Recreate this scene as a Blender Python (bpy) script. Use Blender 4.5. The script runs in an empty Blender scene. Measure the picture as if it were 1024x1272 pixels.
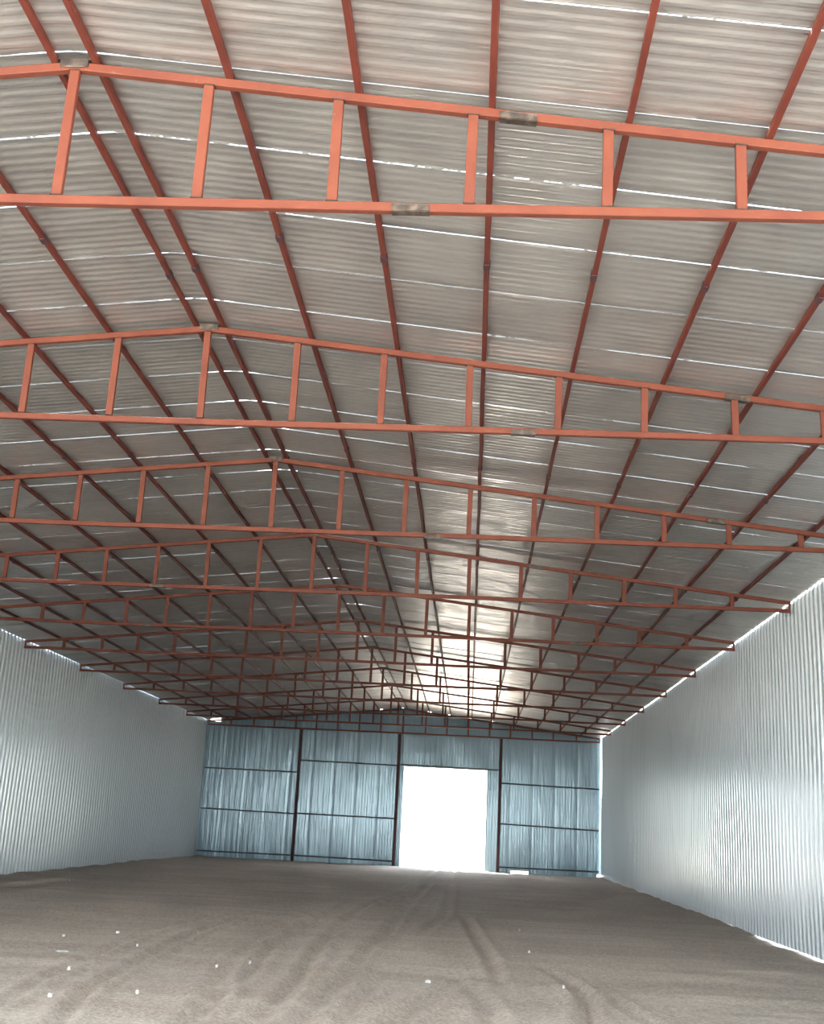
import bpy, math, random
import numpy as np
from mathutils import Matrix, Vector, noise

random.seed(7)
S = bpy.context.scene
C = S.collection

# ------------------------------------------------------------------ camera
F_PX, YAW, PITCH, ROLL = 1416.9582, -0.0553, 0.2692, 0.0515
def cam_ray(u, v):                      # u right, v down (pixels from the centre)
    c, s = math.cos(ROLL), math.sin(ROLL); u, v = c*u + s*v, -s*u + c*v
    d = (u/F_PX, 1.0, -v/F_PX)
    c, s = math.cos(PITCH), math.sin(PITCH); d = (d[0], c*d[1] - s*d[2], s*d[1] + c*d[2])
    c, s = math.cos(YAW), math.sin(YAW); return Vector((c*d[0] + s*d[1], -s*d[0] + c*d[1], d[2]))
fwd = cam_ray(0, 0).normalized()
rgt = (cam_ray(1, 0) - cam_ray(0, 0)).normalized()
upv = rgt.cross(fwd)
cd = bpy.data.cameras.new('camera'); cam = bpy.data.objects.new('camera', cd); C.objects.link(cam)
cd.sensor_fit = 'HORIZONTAL'; cd.sensor_width = 36; cd.lens = F_PX/1024*36; cd.clip_start = .05; cd.clip_end = 1000
M = Matrix((rgt, upv, -fwd)).transposed().to_4x4(); M.translation = (0, 0, 1.6)
cam.matrix_world = M
S.camera = cam

# ------------------------------------------------------------------ world, exposure
S.view_settings.view_transform = 'Standard'; S.view_settings.look = 'None'
S.view_settings.gamma = 1; S.view_settings.use_curve_mapping = False
S.view_settings.exposure = 1.88
W = bpy.data.worlds.new('overcast_sky'); S.world = W; W.use_nodes = True
nt = W.node_tree; nt.nodes.clear()
o = nt.nodes.new('ShaderNodeOutputWorld'); bg = nt.nodes.new('ShaderNodeBackground')
tc = nt.nodes.new('ShaderNodeTexCoord'); sp = nt.nodes.new('ShaderNodeSeparateXYZ'); cr = nt.nodes.new('ShaderNodeValToRGB')
nt.links.new(tc.outputs['Generated'], sp.inputs[0]); nt.links.new(sp.outputs['Z'], cr.inputs[0])
nt.links.new(cr.outputs[0], bg.inputs[0]); nt.links.new(bg.outputs[0], o.inputs[0])
bg.inputs[1].default_value = 4.2
el = cr.color_ramp.elements
el[0].position = 0.0; el[0].color = (.50, .60, .57, 1)        # hazy tree line on the horizon
el[1].position = 1.0; el[1].color = (.62, .80, 1.0, 1)
e = el.new(.030); e.color = (.55, .68, .66, 1)
e = el.new(.045); e.color = (.96, .98, 1.0, 1)
e = el.new(.35); e.color = (.84, .92, 1.0, 1)

sd = bpy.data.lights.new('sun', 'SUN'); sd.energy = 22; sd.angle = math.radians(6); sd.color = (1, .93, .82)
sun = bpy.data.objects.new('sun', sd); C.objects.link(sun); sun.location = (-40, 80, 60)
sun.rotation_euler = Vector((.24, -.38, -.89)).to_track_quat('-Z', 'Y').to_euler()

# ------------------------------------------------------------------ building numbers (metres)
Y1, STEP, YBACK, YFRONT, YSIDE = 6.972, 4.5533, 52.86, 3.6, (6.0, 5.0)     # side sheeting starts at YSIDE
YE = [0, -.078, -.0256, -.0848, -.0714, -.133, -.1027, -.0293, .197, .245, 0]
TY = [Y1 + k*STEP + YE[k] for k in range(11)]
ZB, ZT, ZR = 5.6865, 5.8289, 6.7631       # chord centres: bottom chord, eave, ridge
FE = [.0034, .0017, -.0007, -.0033, -.0096, -.01, -.0146, -.0088]
def xr(y): return 5.665 + .4742*(y - Y1)/50
def xl(y): return -11.708 - .068*(y - Y1)/50
def rx(y): return -2.984 + .197*(y - Y1)/50
WOFF = .09
FOIL = .0965                                # underside of the roof above the chord centre
def chord_z(x, y, dz=0):
    e_ = xr(y) if x > rx(y) else xl(y)
    return ZR + (ZT - ZR)*(x - rx(y))/(e_ - rx(y)) + dz

# ------------------------------------------------------------------ helpers
class MB:
    def __init__(s): s.v = []; s.f = []
    def box(s, c, size, ax=None):
        """box at c; ax = three unit vectors"""
        ax = ax or (Vector((1,0,0)), Vector((0,1,0)), Vector((0,0,1)))
        c = Vector(c); n = len(s.v); h = [d/2 for d in size]
        for k in range(8):
            s.v.append(c + ax[0]*(h[0]*(1 if k & 1 else -1)) + ax[1]*(h[1]*(1 if k & 2 else -1)) + ax[2]*(h[2]*(1 if k & 4 else -1)))
        s.f += [tuple(n + i for i in q) for q in ((0,2,3,1),(4,5,7,6),(0,1,5,4),(2,6,7,3),(0,4,6,2),(1,3,7,5))]
        return s
    def bar(s, a, b, w, h, side=None, b_=.006):
        """rectangular tube with rounded edges from a to b; w across 'side', h across the other"""
        a, b = Vector(a), Vector(b); d = (b - a).normalized()
        side = Vector(side) if side is not None else Vector((1,0,0))
        up = d.cross(side).normalized(); side = up.cross(d).normalized()
        w2, h2 = w/2, h/2; b_ = min(b_, w2*.4, h2*.4)
        prof = [(w2-b_, -h2), (w2, -h2+b_), (w2, h2-b_), (w2-b_, h2), (-w2+b_, h2), (-w2, h2-b_), (-w2, -h2+b_), (-w2+b_, -h2)]
        n = len(s.v)
        for p in (a, b):
            for (x, z) in prof: s.v.append(p + side*x + up*z)
        for i in range(8):
            j = (i+1) % 8; s.f.append((n+i, n+j, n+8+j, n+8+i))
        s.f.append(tuple(n+i for i in range(7, -1, -1))); s.f.append(tuple(n+8+i for i in range(8)))
        return s
    def path(s, pts, w, h, side):
        """tube following several points, one skin"""
        pts = [Vector(p) for p in pts]; side = Vector(side); b_ = .006
        w2, h2 = w/2, h/2
        prof = [(w2-b_, -h2), (w2, -h2+b_), (w2, h2-b_), (w2-b_, h2), (-w2+b_, h2), (-w2, h2-b_), (-w2, -h2+b_), (-w2+b_, -h2)]
        n = len(s.v)
        for i, p in enumerate(pts):
            d = (pts[min(i+1, len(pts)-1)] - pts[max(i-1, 0)]).normalized()
            up = side.cross(d).normalized(); sd = d.cross(up).normalized()
            for (x, z) in prof: s.v.append(p + sd*x + up*z)
        for k in range(len(pts)-1):
            for i in range(8):
                j = (i+1) % 8; s.f.append((n+8*k+i, n+8*k+j, n+8*k+8+j, n+8*k+8+i))
        m = n + 8*(len(pts)-1)
        s.f.append(tuple(n+i for i in range(7, -1, -1))); s.f.append(tuple(m+i for i in range(8)))
        return s
    def bead(s, a, b, r, seed=0):
        """lumpy weld bead from a to b"""
        a, b = Vector(a), Vector(b); d = b - a; rnd = random.Random(seed)
        up = Vector((0,0,1)) if abs(d.normalized().z) < .9 else Vector((1,0,0))
        s1 = d.cross(up).normalized(); s2 = d.cross(s1).normalized(); n = len(s.v); K = 7; N = 6
        for k in range(K):
            t = k/(K-1); rr = r*(.35 if k in (0, K-1) else rnd.uniform(.8, 1.35))
            for i in range(N):
                an = 2*math.pi*i/N; s.v.append(a + d*t + s1*math.cos(an)*rr + s2*math.sin(an)*rr)
        for k in range(K-1):
            for i in range(N):
                j = (i+1) % N; s.f.append((n+N*k+i, n+N*k+j, n+N*k+N+j, n+N*k+N+i))
        s.f.append(tuple(n+i for i in range(N-1, -1, -1))); s.f.append(tuple(n+N*(K-1)+i for i in range(N)))
        return s
    def seam(s, pts, r, seed=0):
        """one lumpy weld bead running through several corner points"""
        rnd = random.Random(seed); P_ = []
        for a, b in zip(pts, pts[1:]):
            for k in range(4): P_.append(Vector(a).lerp(Vector(b), k/4))
        P_.append(Vector(pts[-1])); n = len(s.v); N_ = 6; K = len(P_)
        for k, p in enumerate(P_):
            d = (P_[min(k+1, K-1)] - P_[max(k-1, 0)]).normalized(); s1 = d.cross(Vector((0,0,1))).normalized(); s2 = d.cross(s1)
            rr = r*(.35 if k in (0, K-1) else rnd.uniform(.8, 1.4))
            for i in range(N_):
                an = 2*math.pi*i/N_; s.v.append(p + s1*math.cos(an)*rr + s2*math.sin(an)*rr)
        for k in range(K-1):
            for i in range(N_):
                j = (i+1) % N_; s.f.append((n+N_*k+i, n+N_*k+j, n+N_*k+N_+j, n+N_*k+N_+i))
        s.f.append(tuple(n+i for i in range(N_-1, -1, -1))); s.f.append(tuple(n+N_*(K-1)+i for i in range(N_)))
        return s
    def build(s, name, mat, parent=None, origin=None, smooth=False):
        me = bpy.data.meshes.new(name)
        og = Vector(origin) if origin is not None else Vector((0,0,0))
        me.from_pydata([tuple(Vector(v) - og) for v in s.v], [], s.f); me.update()
        if smooth: me.polygons.foreach_set('use_smooth', [True]*len(me.polygons))
        me.materials.append(mat)
        ob = bpy.data.objects.new(name, me); ob.location = og; C.objects.link(ob)
        if parent:
            ob.parent = parent
            ob.location = og - parent_world(parent)
        return ob
def parent_world(p):
    v = Vector(p.location)
    while p.parent: p = p.parent; v += Vector(p.location)
    return v
def empty(name, loc):
    ob = bpy.data.objects.new(name, None); ob.location = loc; ob.empty_display_size = .2; C.objects.link(ob); return ob
def tag(ob, label, cat, group=None, kind=None):
    ob['label'] = label; ob['category'] = cat
    if group: ob['group'] = group
    if kind: ob['kind'] = kind
    return ob
def struct(ob, label=None):
    ob['kind'] = 'structure'
    if label: ob['label'] = label
    return ob
def np_mesh(name, V, Fq, mat, smooth=True, kind=None, label=None):
    me = bpy.data.meshes.new(name)
    V = np.asarray(V, dtype=np.float32).reshape(-1, 3); Fq = np.asarray(Fq, dtype=np.int32).reshape(-1, 4)
    me.vertices.add(len(V)); me.vertices.foreach_set('co', V.ravel())
    me.loops.add(Fq.size); me.loops.foreach_set('vertex_index', Fq.ravel())
    me.polygons.add(len(Fq)); me.polygons.foreach_set('loop_start', np.arange(0, Fq.size, 4, dtype=np.int32))
    me.polygons.foreach_set('loop_total', np.full(len(Fq), 4, dtype=np.int32))
    me.polygons.foreach_set('use_smooth', np.full(len(Fq), smooth, dtype=bool))
    me.update(calc_edges=True); me.validate()
    me.materials.append(mat)
    ob = bpy.data.objects.new(name, me); C.objects.link(ob)
    return ob

# ------------------------------------------------------------------ materials
def mat(name, col, rough=.5, metal=0., spec=.5):
    m = bpy.data.materials.new(name); m.use_nodes = True; n = m.node_tree; b = n.nodes['Principled BSDF']
    b.inputs['Base Color'].default_value = (*col, 1); b.inputs['Roughness'].default_value = rough
    b.inputs['Metallic'].default_value = metal; b.inputs['Specular IOR Level'].default_value = spec
    return m, n, b
def N(n, t, **kw):
    x = n.nodes.new(t)
    for k, v in kw.items(): setattr(x, k, v)
    return x
def coords(n, scale=(1,1,1), rot=(0,0,0)):
    g = N(n, 'ShaderNodeNewGeometry'); m = N(n, 'ShaderNodeMapping'); m.inputs['Scale'].default_value = scale; m.inputs['Rotation'].default_value = rot
    n.links.new(g.outputs['Position'], m.inputs[0]); return m.outputs[0]
def nz(n, vec, scale, detail=4, rough=.55):
    t = N(n, 'ShaderNodeTexNoise'); t.inputs['Scale'].default_value = scale; t.inputs['Detail'].default_value = detail; t.inputs['Roughness'].default_value = rough
    n.links.new(vec, t.inputs['Vector']); return t.outputs['Fac']
def ramp(n, fac, stops):
    r = N(n, 'ShaderNodeValToRGB'); e = r.color_ramp.elements
    e[0].position, e[0].color = stops[0][0], (*stops[0][1], 1); e[1].position, e[1].color = stops[-1][0], (*stops[-1][1], 1)
    for p, c in stops[1:-1]: q = e.new(p); q.color = (*c, 1)
    n.links.new(fac, r.inputs[0]); return r.outputs[0]
def mix(n, fac, a, b, blend='MIX'):
    x = N(n, 'ShaderNodeMix', data_type='RGBA', blend_type=blend)
    if isinstance(fac, float): x.inputs[0].default_value = fac
    else: n.links.new(fac, x.inputs[0])
    for i, v in ((6, a), (7, b)):
        if isinstance(v, tuple): x.inputs[i].default_value = (*v, 1)
        else: n.links.new(v, x.inputs[i])
    return x.outputs[2]
def bump(n, b, h, strength, dist):
    x = N(n, 'ShaderNodeBump'); x.inputs['Strength'].default_value = strength; x.inputs['Distance'].default_value = dist
    n.links.new(h, x.inputs['Height']); n.links.new(x.outputs[0], b.inputs['Normal']); return x

# red oxide primer on steel, brushed on, with pale scuffs and rust
def primer(name, base, dark, scuff):
    m, n, b = mat(name, base, .6, 0, .2)
    v = coords(n)
    col = ramp(n, nz(n, v, 2.3, 5), [(.35, dark), (.62, base)])
    col = mix(n, ramp(n, nz(n, v, 9, 6, .7), [(.66, (0,0,0)), (.74, (1,1,1))]), col, scuff)
    col = mix(n, ramp(n, nz(n, coords(n, (1,1,1), (.4,.2,0)), 14, 5, .7), [(.68, (0,0,0)), (.76, (.7,.7,.7))]), col, (.10,.045,.03))
    n.links.new(col, b.inputs['Base Color'])
    bump(n, b, nz(n, v, 60, 3), .25, .002)
    return m
M_RED = primer('red_primer', (.100,.028,.016), (.080,.021,.013), (.16,.085,.065))
M_PUR = primer('dark_red_primer', (.082,.018,.011), (.06,.013,.009), (.15,.07,.05))
M_COL = primer('brown_primer', (.045,.020,.024), (.032,.015,.018), (.07,.035,.035))
M_WELD = mat('bare_weld', (.022,.015,.012), .7, 0, .2)[0]
M_PLATE, n, b = mat('bare_angle_iron', (.26,.20,.16), .5, .3)
n.links.new(ramp(n, nz(n, coords(n), 18, 5), [(.35, (.014,.010,.008)), (.5, (.035,.025,.020)), (.68, (.085,.065,.052))]), b.inputs['Base Color'])
M_GIRT = mat('dark_blue_grey_paint', (.010,.014,.018), .6)[0]

# foil faced roof lining
M_FOIL, n, b = mat('foil_lining', (.60,.585,.56), .36, .85)
v = coords(n)
n.links.new(ramp(n, nz(n, v, .8, 5, .6), [(.3, (.40,.385,.37)), (.7, (.51,.495,.475))]), b.inputs['Base Color'])
n.links.new(ramp(n, nz(n, coords(n, (1,1,1)), 3.0, 5), [(.3, (.30,.30,.30)), (.7, (.46,.46,.46))]), b.inputs['Roughness'])
h1 = nz(n, coords(n, (1, 2.2, 1)), 2.6, 3); h2 = nz(n, v, 55, 2)
ad = N(n, 'ShaderNodeMath', operation='MULTIPLY_ADD'); ad.inputs[1].default_value = .06
n.links.new(h2, ad.inputs[0]); n.links.new(h1, ad.inputs[2])
bump(n, b, ad.outputs[0], .6, .03)

M_LAP_SHADE = mat('lap_lip_shade', (.07,.07,.07), .8)[0]  # shadow line of the sheet laps, painted as a dark lip colour
# painted wall sheeting, film wrapped: stretched ripples
def sheet(name, base, metal, rough, sx, sy, amp):
    m, n, b = mat(name, base, rough, metal, .5)
    n.links.new(ramp(n, nz(n, coords(n, (.6,.6,.25)), 1.0, 4), [(.3, tuple(c*.93 for c in base)), (.7, base)]), b.inputs['Base Color'])
    bump(n, b, nz(n, coords(n, (sx, sy, .9)), 1.0, 4, .6), .6, amp)
    return m
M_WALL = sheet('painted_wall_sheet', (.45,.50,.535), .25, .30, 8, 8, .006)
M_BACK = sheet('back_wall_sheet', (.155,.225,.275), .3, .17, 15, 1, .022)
M_TRIM = mat('white_flashing', (.70,.74,.78), .4)[0]

# dirt
M_DIRT, n, b = mat('packed_dirt', (.3,.25,.2), .95, 0, .15)
v = coords(n)
c1 = ramp(n, nz(n, coords(n, (.35, .22, 1)), 1.1, 7, .62), [(.34, (.28,.235,.20)), (.47, (.40,.35,.31)), (.62, (.50,.46,.41))])
c2 = mix(n, ramp(n, nz(n, coords(n, (.25, 1.6, 1)), 1.0, 6, .65), [(.40, (1,1,1)), (.56, (0,0,0))]), c1, (.30,.24,.20))
c3 = mix(n, .45, c2, ramp(n, nz(n, v, 10, 10, .85), [(.36, (.16,.13,.11)), (.64, (.66,.61,.54))]))
vo = N(n, 'ShaderNodeTexVoronoi'); vo.inputs['Scale'].default_value = 8; n.links.new(v, vo.inputs['Vector'])
c4 = mix(n, ramp(n, vo.outputs['Distance'], [(.07, (.8,.8,.8)), (.15, (0,0,0))]), mix(n, .35, c3, ramp(n, nz(n, v, 28, 6, .8), [(.40, (.12,.095,.08)), (.60, (.72,.67,.60))])), (.60,.56,.50))
n.links.new(c4, b.inputs['Base Color'])
bump(n, b, nz(n, v, 11, 10, .8), 1.0, .05)
M_OUT, n, b = mat('bright_dry_ground', (.62,.57,.50), .95)
M_SCRAP = mat('white_scrap', (.34,.33,.32), .8)[0]

# ------------------------------------------------------------------ floor: uneven dirt with wheel ruts
TR = [
 ([(-3.0,8.2),(-3.26,10.0),(-3.68,12.2),(-3.89,14.7),(-4.01,19.4),(-3.77,23.5)], .13, .075),
 ([(-3.9,8.2),(-4.08,10.9),(-4.31,12.5),(-4.52,14.8),(-4.63,18.3),(-4.4,23.4)], .13, .055),
 ([(-2.1,8.2),(-2.37,11.9),(-2.78,14.4),(-2.96,18.6),(-3.04,26.7)], .16, .055),
 ([(-2.3,11),(-2.37,13.4),(-2.62,17.3),(-2.63,23.3),(-2.51,28.8)], .12, .05),
 ([(-1.7,8.2),(-1.76,12.1),(-2.06,20.8),(-2.09,26.2),(-1.53,32.4),(-1.1,42),(-.9,60)], .14, .07),
 ([(-1.3,8.2),(-1.36,10.7),(-1.29,14.3),(-1.22,19.7),(-1.19,25.6),(-.9,40)], .15, .07),
 ([(-1.08,9),(-1.03,11.6),(-.93,13.4),(-.81,15.8)], .12, .05),
 ([(.1,25.4),(.29,20),(.49,16.5),(.51,14)], .13, .08),
 ([(1.15,8.2),(1.25,11.7),(1.42,13.5),(1.34,15.3),(1.02,16.8)], .14, .09),
 ([(.1,15.6),(.03,15.3),(-.18,13.4),(-.5,11.8),(-.8,8.5)], .17, .08),
 ([(-.12,15.3),(.29,13),(.37,11.4),(.4,8.2)], .15, .07),
 ([(2.0,8.2),(1.89,11.9),(1.72,13.6),(1.53,15.3)], .12, .06),
 ([(-.2,60),(-.23,33),(-.3,24),(-.65,20)], .14, .06),
]
def interp_track(pts, yy):
    ys = np.array([p[1] for p in pts]); xs = np.array([p[0] for p in pts]); o_ = np.argsort(ys)
    return np.interp(yy, ys[o_], xs[o_]), ys.min(), ys.max()
def vnoise(X, Y, s, seed):
    """smooth value noise"""
    r = np.random.RandomState(seed); T = r.rand(256, 256)
    x = X*s + 1000; y = Y*s + 1000; xi = np.floor(x).astype(int); yi = np.floor(y).astype(int); fx = x - xi; fy = y - yi
    fx = fx*fx*(3-2*fx); fy = fy*fy*(3-2*fy)
    g = lambda a, b_: T[a % 256, b_ % 256]
    return (g(xi,yi)*(1-fx)+g(xi+1,yi)*fx)*(1-fy) + (g(xi,yi+1)*(1-fx)+g(xi+1,yi+1)*fx)*fy - .5
def ground_z(X, Y):
    z = -.115 + .05*vnoise(X, Y, .35, 1) + .028*vnoise(X, Y, 1.1, 2) + .006*vnoise(X, Y, 2.7, 3) + .008*vnoise(X, Y, 7, 4)
    wob = .08*vnoise(X*0, Y, .35, 5)
    for pts, w, d in TR:
        cx, y0, y1 = interp_track(pts, Y); w = w*.68; dx = (X - cx - wob)/w
        env = np.clip((Y - y0)/1.5 + .2, 0, 1)*np.clip((y1 - Y)/2.5, 0, 1)*(1 + .5*vnoise(X, Y, .7, 6))
        z += .65*d*env*(-.75*np.exp(-dx*dx) + .85*np.exp(-(dx-1.7)**2/.5) + .5*np.exp(-(dx+1.7)**2/.6))
    # heaped loose soil along both long walls
    XR_ = 5.665 + .4742*(Y - Y1)/50 + WOFF
    z += .05*np.exp(-((X - XR_)/.35)**2)*(vnoise(X, Y, 1.5, 8) + .15)
    z -= .065*np.exp(-((X - XR_)/.5)**2)*np.exp(-((Y - 22.3)/2.6)**2)
    z += .05*np.exp(-((X + 11.8)/.5)**2)*(vnoise(X, Y, 1.2, 9) + .3)
    return z
def make_floor():
    ys = [];  y = YFRONT
    while y < 57.0:
        ys.append(y); y += .2 if y < 8.5 else (.05 if y < 16 else (.07 if y < 25 else (.11 if y < 40 else .18)))
    ys.append(57.0)
    xs = np.concatenate([np.arange(-12.6, -6.0, .13), np.arange(-6.0, 4.6, .055), np.arange(4.6, 7.01, .09)])
    X, Y = np.meshgrid(xs, np.array(ys)); Z = ground_z(X, Y)
    V = np.stack([X, Y, Z], -1); nx = len(xs); ny = len(ys)
    I = np.arange(nx*ny).reshape(ny, nx)
    Fq = np.stack([I[:-1,:-1], I[:-1,1:], I[1:,1:], I[1:,:-1]], -1)
    ob = np_mesh('floor', V, Fq, M_DIRT, True)
    struct(ob, 'uneven brown packed dirt floor with wheel ruts')
make_floor()
g = MB(); R_ = 220
ring = [(-12.5, YFRONT+.1), (6.9, YFRONT+.1), (6.9, 56.9), (-12.5, 56.9)]
outer = [(-R_, -R_), (R_, -R_), (R_, R_), (-R_, R_)]
g.v = [Vector((x, y, -.13)) for x, y in ring] + [Vector((x, y, -.13)) for x, y in outer]
g.f = [(i, (i+1) % 4, 4+(i+1) % 4, 4+i) for i in range(4)]
g.f = [tuple(reversed(f)) for f in g.f]
struct(g.build('ground', M_OUT), 'pale dry ground outside the hall')

# ------------------------------------------------------------------ roof: ribbed foil-backed sheets with ragged slits of daylight between
def make_roof(side, name, label):
    V = []; Fq = []
    pitch = .11; nr = 9; y = YFRONT; seam = 6.90
    starts = []
    s0 = seam - .99*8
    while s0 < YBACK + .4: starts.append(s0); s0 += .99
    rnd = random.Random(3)
    nfine = 620; tf = np.linspace(0, 1, nfine)
    edge = (xr if side > 0 else xl)
    def pts(t, yv, dz):
        yv = np.asarray(yv); r = rx(yv); e_ = edge(yv); Lx = (e_ - r)
        over = 1 + .10/abs(8.7)
        X = r + Lx*t*over; Z = ZR + (ZT - ZR)*t*over + FOIL + dz - .108*np.clip(.17 - np.abs(Lx*t), 0, 1)**2/.34
        return X, Z
    base = 0; LV = []; LF = []; lbase = 0
    for si, ys0 in enumerate(starts):
        ys1 = ys0 + .99
        tilt0 = rnd.uniform(-.002, .004); tilt1 = rnd.uniform(-.007, .0)
        # profile across the sheet
        prof = []
        for k in range(nr):
            for (a, z) in ((0, 0), (.030, 0), (.050, .005), (.082, .005)):
                prof.append((.004 + k*pitch + a, z))
        prof.append((.985, 0))
        ya = np.array([ys0 + p[0] for p in prof]); za = np.array([p[1] for p in prof])
        fr = (ya - ys0)/.99; za = za + tilt0*(1-fr) + tilt1*fr - .009*np.exp(-fr*14)
        # gap width along the slope at this seam (at the far edge of the sheet), in metres
        near = ys0 < 30
        n_t = nfine
        bright = 1.15 if ys0 < 9 else (.95 if ys0 < 14 else (.75 if ys0 < 20 else .5))
        w = np.array([noise.noise(Vector((t*9*1.1, ys1*3.1 + side*40, 0)))*1.0 + noise.noise(Vector((t*9*9, ys1*3.1, 7)))*.38 + noise.noise(Vector((t*9*16, ys1*3.1, 3)))*.45 + noise.noise(Vector((t*9*38, ys1*3.1, 5)))*.6 for t in tf])
        w = np.clip((w + bright - .55)*.034, 0, .034 if near else .022)
        w = w*np.clip((.965 - tf)*30, 0, 1)
        if ys0 > 22: w = w*np.clip((.88 - tf)*15, 0, 1)
        if ys0 > 10 and random.Random(si*7 + side).random() < .12: w *= .3
        if 5.5 < ys0 < 6.5: w = np.clip(w*1.25 + .006, 0, .036)
        # turned-down lap lip at the sheet's near side, coloured dark as seam shadow
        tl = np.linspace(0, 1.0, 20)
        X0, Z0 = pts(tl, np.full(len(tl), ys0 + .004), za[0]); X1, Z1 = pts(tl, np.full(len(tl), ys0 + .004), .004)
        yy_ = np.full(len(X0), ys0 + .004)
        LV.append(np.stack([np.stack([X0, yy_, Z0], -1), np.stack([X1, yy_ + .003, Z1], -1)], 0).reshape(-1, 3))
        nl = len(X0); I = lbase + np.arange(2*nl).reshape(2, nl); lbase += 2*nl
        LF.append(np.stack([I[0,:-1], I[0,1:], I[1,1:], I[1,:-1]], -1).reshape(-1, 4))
        # coarse body
        tc_ = np.concatenate([[0, .005, .010, .015, .021], np.linspace(.09, 1, 11)])
        cols = []
        for t in tc_:
            wav = .0022*np.sin(ya*1.3 + t*7 + si) + .003*math.sin(t*math.pi*9)
            X, Z = pts(t, ya, za + wav*0)
            cols.append(np.stack([X, ya, Z], -1))
        A = np.array(cols); nt_, nyy = A.shape[:2]
        V.append(A.reshape(-1, 3)); I = base + np.arange(nt_*nyy).reshape(nt_, nyy)
        q = np.stack([I[:-1,:-1], I[1:,:-1], I[1:,1:], I[:-1,1:]], -1).reshape(-1, 4)
        Fq.append(q if side > 0 else q[:, ::-1]); base += nt_*nyy
        # ragged lip closing the seam up to the slit
        ylo = ys0 + .985; yhi = ys1 + .004
        wig = np.array([noise.noise(Vector((t*9*2.0, ys1, 11)))*.006 for t in tf])
        zl = za[-1]
        X0, Z0 = pts(tf, np.full(nfine, ylo), zl)
        y_end = yhi - w + np.where(w > 0, wig*.3, .012)
        X1, Z1 = pts(tf, y_end, zl - .001)
        A = np.stack([np.stack([X0, np.full(nfine, ylo), Z0], -1), np.stack([X1, y_end, Z1], -1)], 0)
        V.append(A.reshape(-1, 3)); I = base + np.arange(2*nfine).reshape(2, nfine)
        q = np.stack([I[0,:-1], I[0,1:], I[1,1:], I[1,:-1]], -1).reshape(-1, 4)
        Fq.append(q if side > 0 else q[:, ::-1]); base += 2*nfine
    nb_ = sum(len(q) for q in Fq)
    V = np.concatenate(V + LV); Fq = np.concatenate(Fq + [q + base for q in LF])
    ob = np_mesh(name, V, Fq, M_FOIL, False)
    ob.data.materials.append(M_LAP_SHADE); mi = np.zeros(len(Fq), dtype=np.int32); mi[nb_:] = 1
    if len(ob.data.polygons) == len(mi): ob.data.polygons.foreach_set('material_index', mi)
    struct(ob, label)
make_roof(1, 'ceiling', 'silver foil-lined right roof slope with white slits of daylight')
make_roof(-1, 'ceiling', 'silver foil-lined left roof slope with white slits of daylight')
# ------------------------------------------------------------------ long walls: vertical trapezoid ribs
def rib_profile(length, pitch, depth):
    out = []; y = 0
    while y < length:
        for a, d in ((0, 0), (.48, 0), (.57, 1), (.91, 1)): out.append((y + a*pitch, d*depth))
        y += pitch
    return out
def long_wall(fx, sgn, name, top, label, y0, y1):
    pr = rib_profile(y1 - y0, .25, .030); ys = np.array([y0 + p[0] for p in pr]); d = np.array([p[1] for p in pr])
    ok = ys <= y1; ys, d = ys[ok], d[ok]
    X0 = fx(ys) + sgn*WOFF; X = X0 - sgn*d*1.0 + sgn*.030
    rows = []
    zs = [-.12, .5, 1.5, 3, 4.5, None]
    rr = np.random.RandomState(4); 
    for z in zs:
        if z is None: zz = np.full(len(ys), top)
        elif z == -.12:
            sheet_id = np.floor((ys - y0)/1.0).astype(int)
            zz = (-.16 if sgn > 0 else -.24) + .05*rr.rand(sheet_id.max()+1)[sheet_id]
            if sgn > 0: zz = np.where((ys > 19.6) & (ys < 25.0), -.135, zz)
        else: zz = np.full(len(ys), z)
        bow = .012*np.sin((zz)*1.2)*np.sin(ys*.55)
        rows.append(np.stack([X + bow, ys, zz], -1))
    A = np.array(rows); nz_, ny = A.shape[:2]; I = np.arange(nz_*ny).reshape(nz_, ny)
    q = np.stack([I[:-1,:-1], I[:-1,1:], I[1:,1:], I[1:,:-1]], -1).reshape(-1, 4)
    if sgn < 0: q = q[:, ::-1]
    ob = np_mesh(name, A.reshape(-1, 3), q, M_WALL, False)
    struct(ob, label)
ROOF_AT_WALL = ZT + FOIL
long_wall(xr, 1, 'wall_right', ROOF_AT_WALL - .026, 'ribbed pale grey metal right wall', YSIDE[1], YBACK - .006)
long_wall(xl, -1, 'wall_left', ROOF_AT_WALL + .045, 'ribbed pale grey metal left wall', YSIDE[0], YBACK + .05)

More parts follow.
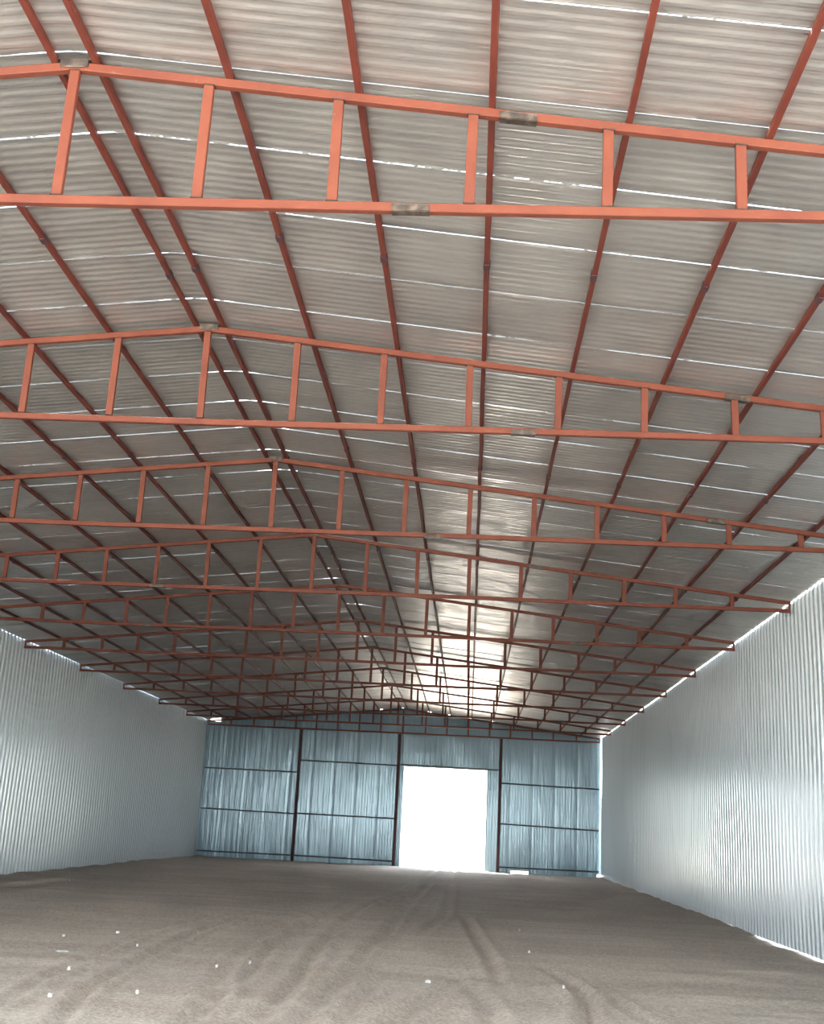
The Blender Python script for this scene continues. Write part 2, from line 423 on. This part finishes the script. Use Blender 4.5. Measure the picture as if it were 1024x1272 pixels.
# ------------------------------------------------------------------ back wall with the open doorway
DX0, DX1, DZ = -2.70, 1.10, 4.22
def back_wall():
    pr = []
    x = -12.0
    L = []
    while x < 6.3:
        for a, d in ((0, 0), (.11, 0), (.13, .006), (.22, .006), (.24, 0)): L.append((x + a, d))
        x += .25
    X = np.array([a for a, d in L]); D = np.array([d for a, d in L])
    # deeper lap line once a metre
    lap = (np.abs(((X + 12.0) % 1.0) - .11) < .02); D = D + np.where(lap, .008, 0)
    cuts = [(-12.0, DX0), (DX0, DX1), (DX1, 6.16)]
    V = []; Fq = []; base = 0
    def strip(xa, xb, zlo, zhi):
        nonlocal base
        xs = np.unique(np.concatenate([[xa], X[(X > xa) & (X < xb)], [xb]])); ds = np.interp(xs, X, D)
        rows = []
        for t in np.linspace(0, 1, 5):
            lo = np.array([zlo(v) for v in xs]); hi = np.array([zhi(v) for v in xs])
            zz = lo + (hi - lo)*t
            rows.append(np.stack([xs, YBACK + ds + .004*np.sin(zz*2.1 + xs*3), zz], -1))
        A = np.array(rows); nr_, nx = A.shape[:2]; I = base + np.arange(nr_*nx).reshape(nr_, nx)
        V.append(A.reshape(-1, 3)); base += nr_*nx
        Fq.append(np.stack([I[:-1,:-1], I[:-1,1:], I[1:,1:], I[1:,:-1]], -1).reshape(-1, 4))
    def top(v):
        z = chord_z(v, YBACK) + FOIL + .006
        if -11.72 < v < -11.25: z = ROOF_AT_WALL - .07
        for q in (-3.13, -4.08, -1.85, -.91, .02, 1.0):
            if abs(v - q - .2) < .07: z -= .045
        return z
    strip(-12.0, DX0, lambda v: -.2, top)
    strip(DX0, DX1, lambda v: DZ, top)
    strip(DX1, 2.24, lambda v: -.2, top)
    strip(2.24, 3.02, lambda v: -.035, top)
    strip(3.02, 6.03, lambda v: -.2, top)
    strip(6.03, 6.26, lambda v: -.01, lambda v: 3.3)
    strip(6.03, 6.165, lambda v: 3.3, top)
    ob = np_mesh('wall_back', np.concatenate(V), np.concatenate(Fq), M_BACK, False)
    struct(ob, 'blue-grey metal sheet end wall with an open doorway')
back_wall()
# white flashing folded round the door opening
g = MB(); g.box(((DX0+.012), YBACK+.05, DZ/2-.06), (.024, .14, DZ+.12)); struct(g.build('trim_1', M_TRIM), 'left jamb of the open doorway')
g = MB(); g.box(((DX1-.012), YBACK+.05, DZ/2-.06), (.024, .14, DZ+.12)); struct(g.build('trim_2', M_TRIM), 'right jamb of the open doorway')
g = MB(); g.box(((DX0+DX1)/2, YBACK+.05, DZ+.012), (DX1-DX0, .14, .024)); struct(g.build('trim_3', M_TRIM), 'head of the open doorway')

# columns and rails on the back wall
COLX = [-7.47, -2.95, 1.665]
clab = ['dark red steel column on the back wall, leftmost, far left of the doorway',
        'dark red steel column on the back wall just left of the bright doorway',
        'dark red steel column on the back wall just right of the bright doorway']
for x, lb in zip(COLX, clab):
    zt_ = ZB - .04
    t = empty('wall_column', (x, YBACK - .085, -.16))
    tag(t, lb, 'column', 'steel columns of the back wall')
    MB().bar((x, YBACK-.085, -.16), (x, YBACK-.085, zt_), .13, .12, (1,0,0)).build('column_shaft', M_COL, t, (x, YBACK-.085, -.16))
    MB().box((x, YBACK-.085, zt_-.005), (.19, .15, .012)).build('cap_plate', M_COL, t, (x, YBACK-.085, zt_-.005))
    zg = float(ground_z(np.array([x]), np.array([YBACK-.085]))[0])
    MB().box((x, YBACK-.085, zg+.008), (.22, .15, .016)).build('base_plate', M_COL, t, (x, YBACK-.085, zg+.008))
def girt(x0, x1, z0, z1, label):
    a = Vector((x0, YBACK-.034, z0)); b_ = Vector((x1, YBACK-.034, z1)); m = (a+b_)/2
    ob = MB().bar(a, b_, .056, .062, (0,1,0)).build('wall_rail', M_GIRT, None, m)
    tag(ob, label, 'rail', 'horizontal rails of the back wall')
c0, c1, c2 = COLX; h = .07
girt(-11.80, c0-h, 3.76, 3.75, 'upper horizontal rail in the leftmost bay of the back wall')
girt(-11.80, c0-h, 1.97, 1.92, 'middle horizontal rail in the leftmost bay of the back wall')
girt(-11.80, c0-h, .125, .13, 'lowest horizontal rail near the ground, leftmost bay of the back wall')
girt(c0+h, c1-h, 4.29, 4.26, 'upper horizontal rail in the bay just left of the doorway')
girt(c0+h, c1-h, 1.945, 1.93, 'middle horizontal rail in the bay just left of the doorway')
girt(c0+h, c1-h, .13, .10, 'lowest horizontal rail near the ground, bay just left of the doorway')
girt(c1+h, c2-h, 4.31, 4.27, 'horizontal rail running directly over the bright doorway')
girt(c2+h, 6.10, 3.70, 3.64, 'upper horizontal rail in the right bay of the back wall')
girt(c2+h, 6.10, 1.94, 1.85, 'middle horizontal rail in the right bay of the back wall')
girt(c2+h, 6.10, .09, .11, 'lowest horizontal rail near the ground, right bay of the back wall')

# ------------------------------------------------------------------ roof trusses
CH, CD = .066, .060         # chord height and depth
PW, PD = .072, .046
ORD = ['nearest', 'second', 'third', 'fourth', 'fifth', 'sixth', 'seventh', 'eighth', 'ninth', 'tenth', 'last']
TL = ['salmon red flat-bottomed roof truss nearest the camera, its ridge at the upper left',
      'salmon red steel roof truss second from the camera, ridge left of centre',
      'red steel roof truss third from the camera, spanning the middle of the view',
      'red steel roof truss fourth from the camera, first whose right end shows at the wall',
      'red steel roof truss fifth from the camera, between the fourth and sixth',
      'dark red roof truss sixth from the camera, first whose left end shows at the wall',
      'dark red roof truss seventh from the camera, fifth from the back wall',
      'dark red roof truss eighth from the camera, fourth from the back wall',
      'dark roof truss ninth from the camera, third from the back wall',
      'dark roof truss tenth from the camera, next to last before the back wall',
      'dark roof truss farthest from the camera, resting on the back wall columns']
# splice plates: (truss, chord, x)
PLATES = {0: [('top', .22), ('bot', -.50)], 1: [('top', 2.75), ('bot', .50)], 2: [('bot', -.56), ('top', 3.5)],
          3: [('top', 1.2), ('bot', -5.8)], 4: [('bot', 2.4), ('bot', -7.2)], 5: [('bot', .4), ('top', -6.2)],
          6: [('bot', 1.1)], 7: [('bot', -6.3)], 8: [('bot', .8)], 9: [], 10: []}
for k, Y in enumerate(TY):
    R, L, RX = xr(Y) - .012, xl(Y) + .012, rx(Y)
    t = empty('roof_truss', (RX, Y, ZB))
    tag(t, TL[k], 'roof truss', 'steel roof trusses')
    og = Vector((RX, Y, ZB)); rnd = random.Random(k)
    zz = lambda x: chord_z(x, Y)
    MB().bar((RX, Y, ZR), (R, Y, zz(R)), CD, CH, (0,1,0)).build('top_chord', M_RED, t, og)
    MB().bar((RX, Y, ZR), (L, Y, zz(L)), CD, CH, (0,1,0)).build('top_chord', M_RED, t, og)
    MB().path([(L + (R-L)*i/6, Y + (rnd.uniform(-.008, .008) if 0 < i < 6 else 0), ZB + (.008*math.sin(i*1.3+k) if 0 < i < 6 else 0)) for i in range(7)], CD, CH, (0,1,0)).build('bottom_chord', M_RED, t, og)
    for i in range(-8, 9):
        if i == 0: x = RX
        else:
            fr = abs(i)/9 + FE[abs(i)-1]; e_ = xr(Y) if i > 0 else xl(Y); x = RX + (e_ - RX)*fr
        z0, z1 = ZB + CH/2 - .004, zz(x) - CH/2 + .004
        if z1 - z0 < .03: continue
        jx = rnd.uniform(-.012, .012)
        a = Vector((x + jx*.3, Y, z0)); b_ = Vector((x + jx, Y, z1))
        p = MB().bar(a, b_, PW, PD, (1,0,0), .004).build('web_post', M_RED, t, a)
        if k < 3:
            for zc, xx in ((z0 + .004, a.x), (z1 - .004, b_.x)):
                c_ = Vector((xx, Y, zc)); sl = 0 if zc < z0 + .01 else (ZT-ZR)/(xr(Y)-RX)*(0 if i == 0 else (1 if i > 0 else -1))
                q0, q1, q2, q3 = [c_ + Vector((dx, dy, dx*sl)) for dx, dy in ((-PW/2-.003, PD/2), (-PW/2-.003, -PD/2-.002), (PW/2+.003, -PD/2-.002), (PW/2+.003, PD/2))]
                MB().seam([q0, q1, q2, q3], .0055, i + 20*k).build('weld_bead', M_WELD, p, c_, True)
    # short posts closing both ends
    for x in (R - .02, L + .02):
        MB().bar((x, Y, ZB + CH/2 - .003), (x, Y, zz(x) - CH/2 + .003), .04, PD, (1,0,0), .004).build('end_post', M_RED, t, (x, Y, ZB))
    # ridge seat
    g = MB(); sx = math.atan2(ZR-ZT, R-RX)
    g.box((RX, Y, ZR + CH/2 + .010), (.30, .075, .008))
    g.box((RX, Y - CD/2 - .004, ZR + .012), (.20, .008, .055))
    g.box((RX, Y + CD/2 + .004, ZR + .012), (.20, .008, .055))
    g.bead((RX-.09, Y-CD/2-.009, ZR-.018), (RX+.09, Y-CD/2-.009, ZR-.018), .006, 3)
    g.bead((RX-.10, Y-CD/2-.006, ZR-.02), (RX-.10, Y-CD/2-.006, ZR+.03), .006, 4)
    g.bead((RX+.10, Y-CD/2-.006, ZR-.02), (RX+.10, Y-CD/2-.006, ZR+.03), .006, 5)
    o_ = g.build('ridge_plate', M_PLATE, t, (RX, Y, ZR)); o_['label'] = 'bare grey-brown steel plate'
    for kind, x in PLATES[k]:
        zc = ZB if kind == 'bot' else zz(x); sl = 0 if kind == 'bot' else (ZT-ZR)/(xr(Y)-RX)*(1 if x > RX else -1)
        d = Vector((1, 0, sl)).normalized(); up = Vector((-d.z, 0, d.x)); c_ = Vector((x, Y, zc))
        g = MB(); ax = (d, Vector((0,1,0)), up)
        g.box(c_ - up*(CH/2 + .004), (.26, .062, .008), ax)
        g.box(c_ - up*(.014) + Vector((0, -CD/2-.004, 0)), (.26, .008, .046), ax)
        g.bead(c_ - d*.11 + up*.012 + Vector((0, -CD/2-.006, 0)), c_ + d*.12 + up*.010 + Vector((0, -CD/2-.006, 0)), .006, k)
        g.bead(c_ - up*.02 - d*.13 + Vector((0, -CD/2-.006, 0)), c_ + up*.012 - d*.13 + Vector((0, -CD/2-.006, 0)), .006, k+3)
        o_ = g.build('splice_plate', M_PLATE, t, c_); o_['label'] = 'bare grey-brown welded splice plate'

# ------------------------------------------------------------------ purlins
OFF = [.15, 1.13, 2.075, 3.015, 3.965, 4.93, 5.895, 6.86, 7.80]
PH, PWD = .058, .046
JOINT = [9.4, 9.25, 9.4, 9.3, 9.25, 9.2, 9.15, 9.0, 9.1]
SPOT = ['first purlin beside the ridge', 'second purlin from the ridge', 'third purlin from the ridge', 'fourth purlin from the ridge',
        'fifth purlin from the ridge', 'sixth purlin from the ridge', 'seventh purlin from the ridge', 'eighth purlin from the ridge', 'outermost purlin nearest the wall']
for sgn, sname in ((1, 'right'), (-1, 'left')):
    for j, off in enumerate(OFF):
        if sgn < 0: off += {0: 0, 1: -.02, 2: -.04, 3: -.06, 4: .03, 5: 0, 6: 0, 7: 0, 8: .05}[j]
        rnd = random.Random(100*j + (sgn > 0))
        y0, y1 = YFRONT + .05, YBACK - .04
        sc = lambda y: (xr(y) - rx(y))/8.649 if sgn > 0 else (rx(y) - xl(y))/8.724
        px = lambda y: rx(y) + sgn*off*sc(y)
        pz = lambda y: chord_z(px(y), y) + CH/2 + PH/2 + .001
        slope = math.atan2(ZR - ZT, 8.65)*(-sgn)
        pts = []; y = y0
        while y < y1:
            pts.append((px(y) + rnd.uniform(-.006, .006), y, pz(y))); y += 1.52
        pts.append((px(y1), y1, pz(y1)))
        og = Vector((px(y0), y0, pz(y0)))
        side = (math.cos(slope), 0, math.sin(slope))
        ob = MB().path(pts, PWD, PH, side).build('roof_purlin', M_PUR, None, og)
        tag(ob, 'long red %s on the %s roof slope' % (SPOT[j], sname), 'purlin', 'roof purlins on the %s slope' % sname)
        jy = JOINT[j] + (.7 if j == 0 else 0) + (.15 if sgn < 0 else 0)
        while jy < y1 - 1:
            s_ = MB(); c_ = Vector((px(jy), jy, pz(jy)))
            up = Vector((-side[2], 0, side[0])); sd = Vector(side)
            s_.box(c_ - up*(PH/2 + .002), (PWD + .010, .10, .005), (sd, Vector((0,1,0)), up))
            s_.box(c_ - sd*(PWD/2 + .003), (.005, .10, PH*.8), (sd, Vector((0,1,0)), up))
            s_.box(c_ + sd*(PWD/2 + .003), (.005, .10, PH*.8), (sd, Vector((0,1,0)), up))
            s_.bead(c_ - up*(PH/2+.004) - sd*PWD/2 + Vector((0,-.052,0)), c_ - up*(PH/2+.004) + sd*PWD/2 + Vector((0,-.052,0)), .005, j)
            s_.build('splice_sleeve', M_COL, ob, c_)
            jy += 6.0

# ------------------------------------------------------------------ litter on the dirt
SC = [(-4.94,15.05,.34,.10,'long flat white scrap on the dirt at lower left, largest of the scraps'),
      (-5.46,16.64,.12,.09,'small white scrap just behind the long flat scrap at lower left'),
      (-4.95,17.48,.13,.06,'white scrap farther back, right of the long flat scrap'),
      (-3.96,18.4,.07,.06,'tiny white crumb beside a wheel rut, left half of the floor'),
      (-4.24,15.98,.08,.06,'tiny white crumb right of the long flat scrap'),
      (-4.29,13.4,.11,.08,'white crumb on the dirt in front of the long flat scrap'),
      (-3.76,11.29,.10,.08,'white crumb nearest the bottom left corner of the floor'),
      (-3.08,11.79,.06,.05,'small white crumb near the bottom, between the left wheel ruts'),
      (-2.88,14.59,.07,.05,'tiny white crumb, left one of two close together near the middle ruts'),
      (-2.54,14.94,.07,.06,'tiny white crumb, right one of two close together near the middle ruts'),
      (-.32,14.17,.16,.07,'flat white scrap in the lower middle of the floor'),
      (1.06,17.86,.11,.08,'white scrap right of centre, behind the flat middle scrap'),
      (1.11,21.89,.07,.07,'small white scrap right of centre, farthest toward the doorway'),
      (1.23,14.02,.07,.05,'tiny white crumb beside the rut at lower right'),
      (-9.67,29.29,.12,.10,'small white scrap close to the left wall')]
for i, (x, y, a, c, lb) in enumerate(SC):
    a *= .5; c *= .5; rnd = random.Random(i); zg = float(ground_z(np.array([x]), np.array([y]))[0]); g = MB(); K = 9
    hgt = .012 if a > .1 else .03
    for lay, (s_, dz) in enumerate(((1, 0), (1.04, .45), (.8, 1.0))):
        for k in range(K):
            an = 2*math.pi*k/K; rr = random.Random(i*31+k).uniform(.75, 1.1)*s_
            g.v.append(Vector((x + math.cos(an)*a/2*rr, y + math.sin(an)*c*rr*.9, zg + .006 + hgt*dz + (.008*math.sin(an*2+i) if lay else 0))))
    for l_ in range(2):
        for k in range(K):
            j = (k+1) % K; g.f.append((l_*K+k, l_*K+j, l_*K+K+j, l_*K+K+k))
    g.f.append(tuple(range(K-1, -1, -1))); g.f.append(tuple(2*K+k for k in range(K)))
    ob = g.build('white_scrap', M_SCRAP, None, (x, y, zg))
    tag(ob, lb, 'scrap', 'white scraps on the dirt floor')
